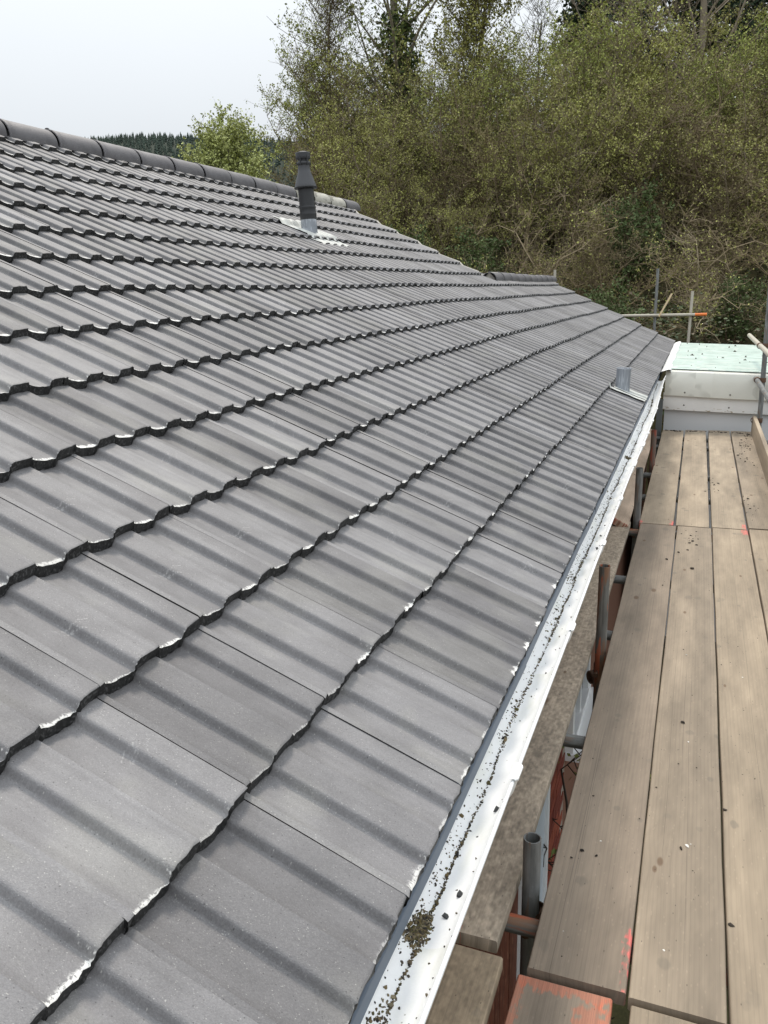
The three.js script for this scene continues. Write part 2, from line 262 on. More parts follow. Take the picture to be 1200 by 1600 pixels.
// flue: lead slate, sleeve, black pipe, storm collar, cone, cap
M.lead = mat(0xffffff, 0.5, { map: dataTex(256, 256, (i, j, o) => { const n = fbm(i / 22, j / 60, 41, 4), s = fbm(i / 7, j / 30, 42, 3); const r = 128 + 44 * (n - .3) + 30 * sstep(.55, .75, s); o[0] = r; o[1] = r + 5; o[2] = r + 12; }) });
M.leadPale = mat(0xffffff, 0.6, { map: dataTex(256, 256, (i, j, o) => { const n = fbm(i / 30, j / 30, 43, 4), s = fbm(i / 12, j / 12, 45, 3); const r = 176 + 50 * (n - .4) + 16 * (s - .5); o[0] = r; o[1] = r + 2; o[2] = r - 3; }) });
const lathe = (pts, n = 28) => new THREE.LatheGeometry(pts.map(([r, y]) => new THREE.Vector2(r, y)), n);
function dressedLead(s0, s1, z0, z1, lift, amp, parent, seed, follow = .92, material = M.leadPale) { // sheet dressed into the tile profile
  const g = new GB(), ns = 14, nz = 44, off = parent === house ? 0 : 0;
  const hAt = z => { let a = ((EZ - z) % TW + TW) % TW, h = HP; for (let k = 0; k < prof.length - 1; k++) if (a >= prof[k][0] && a <= prof[k + 1][0]) h = lerp(prof[k][1], prof[k + 1][1], (a - prof[k][0]) / (prof[k + 1][0] - prof[k][0])); return h - HP; };
  for (let q = 0; q <= ns; q++) for (let k = 0; k <= nz; k++) { const s = lerp(s0, s1, q / ns), z = lerp(z0, z1, k / nz), st = (s / GA) % 1; const edge = .006 * (fbm(q * .9, k * .5, seed, 2) - .5); const n = .0285 * (1 - st) + lift + hAt(z) * follow + amp * (fbm(s * 14, z * 14, seed, 3) - .5); g.v(...roofPt(s + (q === 0 || q === ns ? edge * 2 : 0), n, z + edge), k / nz * 1.4, q / ns); }
  for (let q = 0; q < ns; q++) for (let k = 0; k < nz; k++) { const a = q * (nz + 1) + k; g.quad(a, a + 1, a + nz + 2, a + nz + 1); }
  return part('lead_slate', g.geo(), material, parent);
}
{
  const flue = new THREE.Group(); flue.name = 'flue'; house.add(flue); flue.userData.label = 'black metal flue pipe with conical cowl through the tiles';
  dressedLead(2.93, 3.42, -6.34, -6.94, .010, .012, flue, 5);
  const ax = new THREE.Group(); // position helper only
  const base = [-3.222, .42, -6.64], lean = .048;
  const put = (n, g, m) => { const o = part(n, g, m, flue); o.position.set(...base); o.rotation.z = lean; return o; };
  put('sleeve', lathe([[0.0810, -.06], [0.0774, .0], [0.0695, .09], [0.0678, .20]]), M.lead);
  put('pipe', lathe([[0.0704, .185], [0.0713, .19], [0.0713, .215], [0.0735, .22], [0.0735, .235], [0.0695, .24], [0.0695, .27], [0.0726, .275], [0.0726, .29], [0.0678, .296], [0.0673, .46]]), M.black);
  put('storm_collar', lathe([[0.0669, .44], [0.0950, .435], [0.0986, .446], [0.0915, .457]]), M.black);
  put('cone', lathe([[0.0915, .455], [0.0889, .47], [0.0546, .57], [0.0510, .60], [0.0510, .625]]), mat(sRGB(66, 67, 70), .5));
  put('cowl_neck', lathe([[0.0510, .62], [0.0581, .628], [0.0581, .648], [0.0458, .652], [0.0458, .672]]), M.black);
  put('cowl_cap', lathe([[0.0458, .668], [0.0598, .672], [0.0616, .69], [0.0616, .71], [0.0634, .714], [0.0634, .722], [0.0264, .732], [0, .735]]), mat(sRGB(58, 60, 63), .45));
  for (let k = 0; k < 6; k++) { const o = part('cowl_strut', box(-.004, .004, .62, .70, .058, .0625), M.black, flue); o.position.set(...base); o.rotation.set(0, k * Math.PI / 3, lean, 'ZYX'); }
}
{ // short galvanised vent near the eave with its lead slate
  const v = new THREE.Group(); v.name = 'vent_pipe'; house.add(v); v.userData.label = 'short open galvanised vent pipe by the eave';
  const c = [-.545, -.83, -6.72];
  const o = part('pipe', lathe([[.064, -.06], [.058, .0], [.056, .03], [.0565, .17], [.059, .178], [.057, .183], [.053, .18], [.053, .02]]), M.lead, v); o.position.set(...c); o.rotation.z = -.03;
  dressedLead(.005, .31, -6.47, -6.60, .014, .012, v, 9, .5); dressedLead(.0, .27, -6.62, -6.84, .008, .010, v, 12, .8);
}
// wall below the eave: stained boarding, a pale door, brickwork, a white window
const WX = -.64;
{
  const wall = part('wall', box(-4.6, WX - .02, GY - .2, -1.13, -13.9, 1.2, 1), mat(sRGB(120, 84, 66), .95), house);
  wall.userData.label = 'house wall of brick and brown stained boarding';
  const woodB = dataTex(128, 512, (i, j, o) => { const f = fbm(i / 4, j / 70, 3, 4), w = sstep(.62, .72, fbm(i / 3, j / 40, 13, 3)); o[0] = lerp(96 + 40 * (f - .5), 170, w * .4); o[1] = lerp(48 + 26 * (f - .5), 140, w * .4); o[2] = lerp(32 + 18 * (f - .5), 120, w * .4); });
  const bm = [0, 1, 2].map(k => mat(new THREE.Color().setScalar([1, .82, .92][k]), .6, { map: woodB }));
  const bg = box(WX - .018, WX, GY - .05, -1.14, -.0475, .0475, 1.6); const R = rng(31);
  for (let k = 0, z = 1.1; z > -3.32; z -= .1, k++) { const o = part('cladding_board', bg, bm[k % 3], wall); o.position.set((R() - .5) * .003, 0, z); }
  const door = part('door', box(WX - .02, WX + .012, GY, -1.9, -4.02, -3.44), mat(sRGB(190, 200, 208), .4), house); door.userData.label = 'pale grey door below the eave';
  part('door_frame', mergeGeometries([box(WX - .02, WX + .03, GY, -1.85, -3.44, -3.38), box(WX - .02, WX + .03, GY, -1.85, -4.08, -4.02), box(WX - .02, WX + .03, -1.9, -1.84, -4.02, -3.44)]), M.white, door);
  const bc = [sRGB(132, 62, 44), sRGB(116, 52, 38), sRGB(146, 74, 52)].map(c => mat(c, .9, { bumpMap: grainBump, bumpScale: .001 })), bgeo = box(-.05, .0, -.0325, .0325, -.1075, .1075);
  part('mortar', box(WX - .02, WX - .006, GY, -1.14, -4.92, -4.08), mat(sRGB(150, 140, 128), 1), wall);
  for (let r = 0; r < 30; r++) for (let q = 0; q < 3; q++) { const o = part('brick', bgeo, bc[Math.floor(R() * 3)], wall); o.position.set(WX + (R() - .5) * .003, -3.75 + r * .075, -4.2 - q * .225 - (r % 2) * .1125); }
  const win = part('window', box(WX - .015, WX + .0, -3.0, -1.7, -5.75, -4.98), mat(sRGB(60, 70, 78), .08), house);
  part('window_frame', mergeGeometries([box(WX - .015, WX + .04, -3.0, -1.7, -5.02, -4.92), box(WX - .015, WX + .04, -3.0, -1.7, -5.85, -5.75), box(WX - .015, WX + .04, -1.76, -1.7, -5.75, -5.02), box(WX - .015, WX + .05, -3.06, -3.0, -5.87, -4.9), box(WX - .012, WX + .03, -3.0, -1.76, -5.42, -5.36)]), M.white, win);
  part('window_sill', box(WX, WX + .12, -3.11, -3.06, -5.9, -4.88), M.white, win);
}
// ---------------------------------------------------------------- flat roofed extension
{
  const X0 = -.33, X1 = 3.4, ZF = -9.42, ZB = -14.05, ext = thing('flat_roof_extension', 'low extension with pale mint green flat roof and white fascia', 'building');
  const fall = x => -.035 * (x - X0);
  const tex = dataTex(1024, 512, (i, j, o) => { const s = fbm(i / 120, j / 5, 50, 4), b = fbm(i / 50, j / 50, 51, 4), st = sstep(.60, .72, fbm(i / 40, j / 6, 52, 3)); const dk = sstep(.56, .66, fbm(i / 70, j / 3, 57, 3)); const r = 182 + 40 * (s - .5) + 20 * (b - .5) - 24 * dk; o[0] = lerp(r, 198, st * .8); o[1] = lerp(r + 17, 204, st * .8); o[2] = lerp(r + 8, 196, st * .8); if (hash2(i >> 2, j >> 1, 55) > .9986) { o[0] *= .4; o[1] *= .4; o[2] *= .4; } });
  const rm = mat(0xffffff, .5, { map: tex }); const n = 9;
  for (let k = 0; k < n; k++) { // overlapping felt strips
    const z0 = lerp(ZF - .05, ZB, k / n), z1 = lerp(ZF - .05, ZB, (k + 1) / n) - .03, y = -.945 + .004 * (n - k), g = new GB(), m = 24;
    for (let q = 0; q <= m; q++) { const x = lerp(X0 + .06, X1, q / m); for (const [z, dy] of [[z0, -.004], [z0 - .006, .004 + .003 * vn(x * 5, k, 4)], [(z0 + z1) / 2, .003 * vn(x * 3, k + 40, 4)], [z1, 0]]) g.v(x, y + dy + fall(x), z, x * .45, -z * .22); }
    for (let q = 0; q < m; q++) for (let r = 0; r < 3; r++) { const a = q * 4 + r; g.quad(a, a + 1, a + 5, a + 4); }
    part('felt_strip', g.geo(), rm, ext);
  }
  const fl = dataTex(512, 256, (i, j, o) => { const s = fbm(i / 60, j / 30, 60, 4), d = sstep(.52, .60, fbm(i / 90 + 3, j / 60, 62, 3)), r = 214 + 14 * (s - .5) - 18 * d; o[0] = r; o[1] = r - 1; o[2] = r - 11; });
  const fm = mat(0xffffff, .5, { map: fl });
  const xs = [X0 + .02, .18, .62, 1.4, 2.2, X1];
  for (let k = 0; k < xs.length - 1; k++) { const a = xs[k], b = xs[k + 1] + .02, g = new GB(), m = 10, lift = k * .0025; for (let q = 0; q <= m; q++) { const x = lerp(a, b, q / m), w = .006 * Math.sin(x * 7) + lift; [[-.9, ZF - .14], [-.925, ZF - .03], [-.942, ZF + .005], [-1.06, ZF + .03], [-1.19, ZF + .035], [-1.197, ZF + .03]].forEach(([y, z], r) => g.v(x, y + fall(x) - .005 + (r < 2 ? .0 : 0), z + w + (r > 2 ? .01 * vn(x * 6, 2, 9) : 0), x * .8, r * .16)); }
    for (let q = 0; q < m; q++) for (let r = 0; r < 5; r++) { const c = q * 6 + r; g.quad(c, c + 1, c + 7, c + 6); } part('lead_flashing', g.geo(), fm, ext); }
  const wt = mat(0xffffff, .45, { map: dataTex(512, 128, (i, j, o) => { const s = fbm(i / 40, j / 80, 70, 4), d = sstep(.66, .74, fbm(i / 16, j / 9, 71, 3)) * sstep(40, 0, j); const r = 240 + 10 * (s - .5); o[0] = lerp(r, 150, d); o[1] = lerp(r, 135, d); o[2] = lerp(r - 2, 110, d); }) });
  { const g = new GB(), m = 16, pr = [[-1.17, .012], [-1.212, .016], [-1.216, .004], [-1.36, .004], [-1.364, -.02]]; for (let q = 0; q <= m; q++) { const x = lerp(X0 + .01, X1, q / m); pr.forEach(([y, dz], r) => g.v(x, y + fall(x) * .75, ZF + dz, x * .8, [1, .8, .78, .05, 0][r])); } for (let q = 0; q < m; q++) for (let r = 0; r < 4; r++) { const c = q * 5 + r; g.quad(c, c + 1, c + 6, c + 5); } part('fascia_board', g.geo(), wt, ext); }
  for (const x of [-.10, .36, .82, 1.3]) { const s = part('screw', lathe([[0, .005], [.004, .004], [.008, .002], [.009, 0]], 10), mat(sRGB(96, 92, 86), .6), ext); s.rotation.x = Math.PI / 2; s.position.set(x, -1.155 + fall(x), ZF + .052); const s2 = part('screw', s.geometry, s.material, ext); s2.rotation.x = Math.PI / 2; s2.position.set(x, -1.30 + fall(x), ZF + .004); }
  part('wall', box(X0 + .03, X1 - .03, GY - .2, -1.34, ZB + .1, ZF - .05), mat(sRGB(214, 216, 218), .85), ext);
  // white upstand between the tiled eave and the flat roof
  const up = new GB(), m = 26; for (let q = 0; q <= m; q++) { const z = lerp(ZF + .08, ZB, q / m), w = .006 * Math.sin(z * 5) + .006 * vn(z * 4, 0, 3); for (const [x, y] of [[-.40, -1.02], [-.395, -.955], [-.33, -.930], [-.285, -.915], [-.262, -.918], [-.258, -.955]]) up.v(x + w, y + w, z, x * 4, z); } for (let q = 0; q < m; q++) for (let r = 0; r < 5; r++) { const c = q * 6 + r; up.quad(c, c + 1, c + 7, c + 6); }
  part('verge_upstand', up.geo(), wt, ext);
  const R = rng(66), mm = new GB(); for (let k = 0; k < 34; k++) { const x = X0 + .1 + R() * 1.9, z = ZF - .2 - R() * 4.2, s = .004 + .010 * R() * R(), l = R() < .3 ? 5 : 1.6, y = -.905 + fall(x); const c = mm.v(x, y + s * .8, z); const ring = []; for (let q = 0; q < 6; q++) ring.push(mm.v(x + Math.cos(q * 1.047) * s * l * (.6 + .6 * R()), y - .02, z + Math.sin(q * 1.047) * s * (.6 + .6 * R()))); for (let q = 0; q < 6; q++) mm.tri(c, ring[(q + 1) % 6], ring[q]); }
  const mo = part('moss_specks', mm.geo(), mat(sRGB(66, 62, 52), 1), ext); mo.userData.kind = 'stuff';
}
// ---------------------------------------------------------------- scaffold boards
const BY = -1.57, BT = .038;
function woodTex(seed, tint, paints = [], rough = 0) {
  const R = rng(seed), k0 = R() * 50, cath = (R() - .5) * 1.6, cv = R(), kn = []; for (let k = 0; k < 2 + R() * 3; k++) kn.push([.12 + .76 * R(), R(), .012 + .02 * R()]);
  const cracks = []; for (let k = 0; k < 3; k++) cracks.push([.1 + .8 * R(), R(), .08 + .2 * R(), R() * 9]);
  const stains = []; for (let k = 0; k < 16; k++) stains.push([R(), R(), .010 + .03 * R() * R(), .2 + .4 * R()]);
  return dataTex(256, 1024, (i, j, o) => {
    const u = i / 256, v = j / 1024, L = v * 3.9; // metres along
    let wu = u + .05 * (fbm(u * 2 + k0, L * .8, seed, 2) - .5) + .10 * cath * (u - .5) * (vn(k0 + 3, L * .45, seed + 5) - .5);
    let kd = 0; for (const [ku, kv, kr] of kn) { const du = (u - ku) * .225, dv = (v - kv) * 3.9, d = Math.hypot(du, dv * .45); wu += .035 * Math.exp(-d * d / (kr * kr * 5)) * Math.sign(du || 1); kd = Math.max(kd, sstep(kr * .55, kr * .25, d)); }
    const band = vn(wu * 34 + k0, L * .35, seed + 1), ring = .5 + .5 * Math.sin(wu * 120 + 9 * fbm(wu * 4 + k0, L * .5, seed + 2, 2)), fib = vn(i / 1.3 + k0, L * 5 + 40 * hash2(i >> 1, 5, seed), seed + 3), blot = fbm(u * 2.5 + k0, L * 2.2, seed + 4, 4) - .5, saw = vn(u * 14 + L * 9, u * 20 - L * 40, seed + 8);
    let b = 1 + .04 * (band - .5) - .03 * sstep(.55, .95, ring) + .05 * (fib - .5) + (rough ? rough * .5 * (fbm(u * 24, L * 60, seed + 16, 4) - .5) : 0) + (hash2(i >> 2, j >> 1, seed + 15) > .985 ? .06 : 0) + .34 * blot + .12 * (fbm(u * 7 + k0, L * 9, seed + 14, 3) - .5) + .03 * (saw - .5);
    for (const [cu, cvv, cl, cp] of cracks) { const d = Math.abs(u + .006 * Math.sin(L * 5 + cp) - cu), m = sstep(cl, cl * .6, Math.abs(v - cvv)); if (d < .004 && m > 0) b *= 1 - .28 * m * (1 - d / .004); }
    let r = tint[0] * b, g = tint[1] * b, bl = tint[2] * b;
    for (const [su, sv, sr, sa] of stains) { if (Math.abs(v - sv) * 3.1 > sr * 1.5) continue; const d = Math.hypot((u - su) * .225, (v - sv) * 3.9 * .8) / sr + .7 * (fbm(i / 12, j / 8, seed + 6, 3) - .5); const m = sstep(1, .55, d) * sa * .7; r = lerp(r, 104, m); g = lerp(g, 98, m); bl = lerp(bl, 88, m); }
    r = lerp(r, 92, kd * .6); g = lerp(g, 70, kd * .6); bl = lerp(bl, 52, kd * .6);
    if (hash2(i >> 1, j, seed + 7) > .9992) { r *= .5; g *= .5; bl *= .5; }
    for (const [u0, u1, v0, v1, col, a] of paints) { const e = Math.min(u - u0, u1 - u) * .225, f = Math.min(v - v0, v1 - v) * 3.9; if (Math.min(e, f) < -.05) continue; const nz = fbm(i / 9, j / 5, seed + 9, 4), m = sstep(-.004, .012, Math.min(e, f) + .06 * (nz - .56)) * a; r = lerp(r, col[0] * (.85 + .3 * fib), m); g = lerp(g, col[1] * (.85 + .3 * fib), m); bl = lerp(bl, col[2] * (.85 + .3 * fib), m); }
    o[0] = r; o[1] = g; o[2] = bl;
  });
}
const boardBump = dataTex(256, 512, (i, j, o) => { const f = vn(i / 1.5, j / 60, 4), w = vn(i / 5, j / 120, 5); o[0] = o[1] = o[2] = 70 + 90 * f + 60 * w; }, false);
function boardGeo(w, len, t, seed) { // length runs along -z from the origin, top face at y = 0
  const g = new GB(), R = rng(seed), e = .004, h = w / 2, nz = 14, bow = (R() - .5) * .006, tw = (R() - .5) * .012;
  const ring = [[-h, -t + e, .0], [-h, -e, .02], [-h + e, 0, .035], [0, .0006, .5], [h - e, 0, .965], [h, -e, .98], [h, -t + e, 1], [h - e, -t, .97], [-h + e, -t, .03]];
  const rows = [];
  for (let k = 0; k <= nz; k++) { const f = k / nz, z = -len * f, corner = (k === 0 || k === nz) ? .985 : 1; rows.push(ring.map(([x, y, u]) => g.v(x * corner + (k === 0 || k === nz ? 0 : (vn(k * 1.7, x > 0 ? 3 : 7, seed) - .5) * .003), y + bow * Math.sin(Math.PI * f) + tw * (f - .5) * x * 2, z + (vn(x * 30, k, seed) - .5) * .003 * (k === 0 || k === nz), u, f))); }
  const n = ring.length; for (let k = 0; k < nz; k++) for (let q = 0; q < n; q++) { const a = rows[k][q], b = rows[k][(q + 1) % n], c = rows[k + 1][(q + 1) % n], d = rows[k + 1][q]; g.quad(a, b, c, d); }
  for (const k of [0, nz]) { const c = ring.map(([x, y, u], q) => { const a = rows[k][q] * 3; return g.v(g.p[a], g.p[a + 1], g.p[a + 2], u, k ? .995 : .005); }); for (let q = 1; q < n - 1; q++) g.tri(c[0], c[q], c[q + 1]); }
  return g.geo();
}
const ORANGE = [208, 112, 84], PINK = [226, 112, 106], BROWNRED = [140, 78, 60];
let bseed = 1000;
function board(x, z, len, tint, label, o = {}) {
  bseed += 13; const m = mat(0xffffff, .85, { map: woodTex(bseed, tint, o.paints || [], o.rough || 0), bumpMap: boardBump, bumpScale: .0008 });
  const b = part(numbered('scaffold_board'), boardGeo(o.w || .221, len, BT, bseed), m, scene); b.position.set(x, o.y ?? BY, z); b.rotation.set(o.rx || 0, o.ry || 0, o.rz || 0, 'YXZ'); if (o.roll) b.rotation.z = o.roll;
  return tag(b, label, 'scaffold board', 'scaffold boards laid on the tubes');
}
const T1 = [137, 124, 109], T2 = [144, 131, 114], T3 = [150, 136, 117], TF = [153, 139, 120];
// long boards beside the gutter, then their neighbours outwards
board(-.160, -1.561, 3.92, T1, 'second long scaffold board out from the gutter, pink paint on its corner', { w: .231, paints: [[.93, 1.1, -.1, .05, PINK, .8]], ry: .001 });
board(.064, -1.553, 3.93, T2, 'long scaffold board with a fine split, between the pink cornered board and an outer one', { w: .212 });
board(.283, -1.2, 4.30, T3, 'long pale scaffold board third from the gutter gap of the platform', { w: .216, paints: [[.8, 1.1, .975, 1.1, PINK, .6]] });
board(.508, -1.4, 4.13, T3, 'long scaffold board beside the toe board, stopping short of the white extension');
board(-.178, -5.495, 3.80, TF, 'scaffold board next to the inner uprights, ending at the white extension', { w: .220, ry: .0028, paints: [[-.1, .1, -.1, .02, PINK, .8], [.9, 1.1, -.1, .03, PINK, .8]] });
board(.052, -5.50, 3.84, TF, 'scaffold board ending at the white extension, second from the inner uprights', { w: .212, ry: .003 });
board(.279, -5.515, 3.86, TF, 'scaffold board with one pink corner, ending at the white extension, two from the toe board', { w: .214, paints: [[.88, 1.1, -.1, .03, PINK, .7]] });
board(.508, -5.56, 3.82, T2, 'scaffold board littered with bark, between the toe board and the white extension');
board(-.183, 1.6, 3.146, T1, 'scaffold board with orange painted end beside the open gap', { w: .222, y: BY - .012, paints: [[-.1, 1.1, .989, 1.1, ORANGE, .5], [-.1, .14, .86, 1.1, ORANGE, .45], [.9, 1.1, .9, 1.1, ORANGE, .5], [.62, .95, .965, .99, ORANGE, .45]] });
board(.072, 1.6, 3.138, T3, 'short end of a cracked scaffold board beside the orange ended one', { w: .215, y: BY - .006 });
board(-.468, -1.612, 3.90, [164, 151, 134], 'weathered inner scaffold board under the gutter, lichen stained', { w: .222, ry: -.004, rough: 1, paints: [[-.1, .5, -.1, .003, [190, 70, 60], .7]] });
board(-.447, 1.9, 3.47, [154, 138, 116], 'dark weathered inner board with a rounded worn corner, below the gutter', { w: .228, rough: .7 });
board(-.445, -5.36, 3.8, [186, 166, 146], 'inner board tipped over below the gutter, with red painted end', { w: .222, y: BY + .055, roll: -.46, ry: .006, paints: [[-.1, 1.1, -.1, .006, BROWNRED, 1]] });
{ const b = board(.612, -1.0, 8.3, T3, 'toe board standing on edge along the outer side of the platform', { w: .185 }); b.rotation.z = Math.PI / 2; b.position.set(.594, BY + .0945, -1.0); b.userData.category = 'toe board'; b.name = 'toe_board'; delete b.userData.group; }

// ---------------------------------------------------------------- scaffold tubes
const galvTex = dataTex(256, 256, (i, j, o) => { const n = fbm(i / 30, j / 30, 80, 4), f = fbm(i / 5, j / 24, 81, 3), g = hash2(i, j, 2); const r = 112 + 50 * (n - .5) + 34 * (f - .5) + 10 * (g - .5), ru = sstep(.62, .74, fbm(i / 22, j / 34, 82, 4)); o[0] = lerp(r, 118, ru * .5); o[1] = lerp(r + 2, 92, ru * .5); o[2] = lerp(r + 1, 74, ru * .5); });
const rustTex = dataTex(256, 256, (i, j, o) => { const n = fbm(i / 30, j / 30, 84, 4), f = fbm(i / 5, j / 24, 85, 3); const r = 104 + 50 * (n - .5) + 30 * (f - .5), p = sstep(.53, .62, fbm(i / 26, j / 46, 86, 4)), br = sstep(.5, .62, fbm(i / 40, j / 60, 87, 3)); o[0] = lerp(lerp(r, 132, br * .9), 180, p * .8); o[1] = lerp(lerp(r, 98, br * .9), 92, p * .8); o[2] = lerp(lerp(r - 4, 76, br * .9), 62, p * .8); });
const redTex = dataTex(256, 256, (i, j, o) => { const n = fbm(i / 20, j / 40, 88, 4); const p = sstep(.42, .6, n); o[0] = lerp(104, 134, p); o[1] = lerp(92, 74, p); o[2] = lerp(84, 60, p); });
const TM = { galv: mat(0xffffff, .55, { map: galvTex }), rust: mat(0xffffff, .7, { map: rustTex, metalness: .1 }), red: mat(0xffffff, .7, { map: redTex }), orange: mat(sRGB(222, 118, 52), .6), coupler: mat(sRGB(104, 80, 64), .75, { metalness: .3 }), pale: mat(sRGB(178, 172, 158), .6) };
const TR = .0242;
function tubeGeo(L) { const g = lathe([[TR - .004, .0], [TR, 0], [TR, L * .5], [TR, L], [TR - .0008, L + .0008], [TR - .0036, L + .0004], [TR - .0042, L], [TR - .0042, Math.max(0, L - .4)], [TR - .0042, 0]], 20); const u = g.attributes.uv, p = g.attributes.position; for (let k = 0; k < u.count; k++) u.setXY(k, u.getX(k) * .6, p.getY(k) * 1.2); return g; }
function tube(parent, name, a, b, m) { const A = new THREE.Vector3(...a), B = new THREE.Vector3(...b), d = B.clone().sub(A), o = part(name, tubeGeo(d.length()), m, parent); o.position.copy(A); o.quaternion.setFromUnitVectors(new THREE.Vector3(0, 1, 0), d.normalize()); return o; }
const couplerGeo = (() => { const ring = y => { const g = lathe([[TR + .001, y - .024], [TR + .007, y - .022], [TR + .007, y + .022], [TR + .001, y + .024]], 16); return g; }; const a = ring(0), b = ring(0); b.rotateX(Math.PI / 2); b.translate(TR * 2 + .006, 0, 0); const c = new THREE.BoxGeometry(.03, .03, .03); c.translate(TR + .003, 0, 0); const d = new THREE.CylinderGeometry(.006, .006, .07, 8); d.rotateX(Math.PI / 2); d.translate(-.012, 0, .045); const e = new THREE.CylinderGeometry(.012, .012, .014, 6); e.rotateX(Math.PI / 2); e.translate(-.012, 0, .078); return mergeGeometries([a, b, c, d, e].map(g => { const q = g.index ? g.toNonIndexed() : g; return q; })); })();
function coupler(parent, x, y, z, ry = 0, rz = 0) { const o = part('coupler', couplerGeo, TM.coupler, parent); o.position.set(x, y, z); o.rotation.set(0, ry, rz); return o; }
{
  const sc = thing('tube_scaffold', 'tubular steel scaffold carrying the board platform beside the eave', 'scaffold');
  const SX = -.308, ty = BY - BT - TR - .001;
  tube(sc, 'upright', [-.328, GY, -1.86], [-.319, -1.428, -1.845], TM.galv);
  tube(sc, 'upright', [SX, GY, -3.44], [SX - .002, -1.185, -3.42], TM.rust);
  tube(sc, 'upright', [SX, GY, -5.62], [SX, -1.205, -5.56], TM.galv);
  tube(sc, 'upright', [SX, GY, -7.42], [SX, -1.25, -7.38], TM.red);
  tube(sc, 'upright', [.70, GY, -9.22], [.632, .42, -9.22], TM.galv);
  tube(sc, 'upright', [.76, GY, -5.6], [.76, .42, -5.6], TM.galv);
  tube(sc, 'upright', [.76, GY, -1.9], [.76, .42, -1.9], TM.galv);
  for (const [z, m, x0] of [[-1.752, TM.rust, -.62], [-2.70, TM.galv, -.62], [-3.70, TM.galv, -.62], [-5.46, TM.rust, -.60], [-1.33, TM.galv, -.6], [-4.50, TM.galv, -.40], [-6.45, TM.galv, -.38], [-7.25, TM.galv, -.38], [-8.6, TM.galv, -.38], [-9.1, TM.galv, -.38]]) tube(sc, 'transom', [x0, ty, z], [.9, ty, z], m);
  tube(sc, 'ledger', [-.256, ty - .052, -.2], [-.256, ty - .052, -9.2], TM.galv);
  tube(sc, 'ledger', [.70, ty - .052, .4], [.70, ty - .052, -9.6], TM.galv);
  tube(sc, 'guard_rail', [.578, -.648, -11.0], [.70, -.66, .6], TM.pale);
  tube(sc, 'guard_rail', [.584, -1.0, -10.75], [.70, -1.02, .6], TM.galv);
  for (const [x, y, z] of [[.648, -.650, -9.22], [.653, -1.0, -9.22], [.659, -1.42, -9.22]]) coupler(sc, x, y, z, Math.PI);
  for (const [z, y] of [[-1.86, ty - .052], [-3.44, ty - .05], [-5.62, ty - .05], [-7.4, ty - .05]]) coupler(sc, SX, y, z);
  coupler(sc, SX, ty - .12, -3.44, 2.2);
  const p2 = thing('wall_post', 'grey square post standing under the white fascia of the extension', 'post', [-.345, 0, -9.30]); part('post', box(-.03, .03, GY, -1.245, -.03, .03), mat(sRGB(98, 104, 106), .5), p2); part('cap', box(-.034, .034, -1.245, -1.238, -.034, .034), mat(sRGB(98, 104, 106), .5), p2);
  // a second scaffold behind the flat roof
  const s2 = thing('tube_scaffold', 'thin scaffold of two tubes and an orange ended rail behind the flat roof', 'scaffold');
  tube(s2, 'upright', [-.735, terrain(-.73, -15), -15.02], [-.735, .235, -15.0], TM.galv); tube(s2, 'upright', [-.20, terrain(-.2, -15), -15.02], [-.155, -.15, -15.02], TM.pale);
  tube(s2, 'ledger', [-1.9, -.545, -14.97], [-.09, -.535, -14.97], TM.pale); tube(s2, 'rail_end', [-.09, -.535, -14.97], [.10, -.533, -14.97], TM.orange);
  coupler(s2, -.165, -.53, -15.02, 1.57); coupler(s2, -.735, -.54, -15.0, 1.57);
  const s3 = thing('scaffold_tube', 'single pale tube top showing beside the lower ridge end', 'scaffold tube'); tube(s3, 'tube', [-2.49, terrain(-2.5, -15), -15], [-2.48, .27, -15], TM.pale);
  const st = part(numbered('timber_lath'), new THREE.BoxGeometry(.03, .42, .018), mat(sRGB(206, 184, 148), .8), scene); st.position.set(-.575, -.37, -14.94); st.rotation.set(-.1, 0, -.46); tag(st, 'pale timber lath leaning against the scaffold rail', 'lath');
}
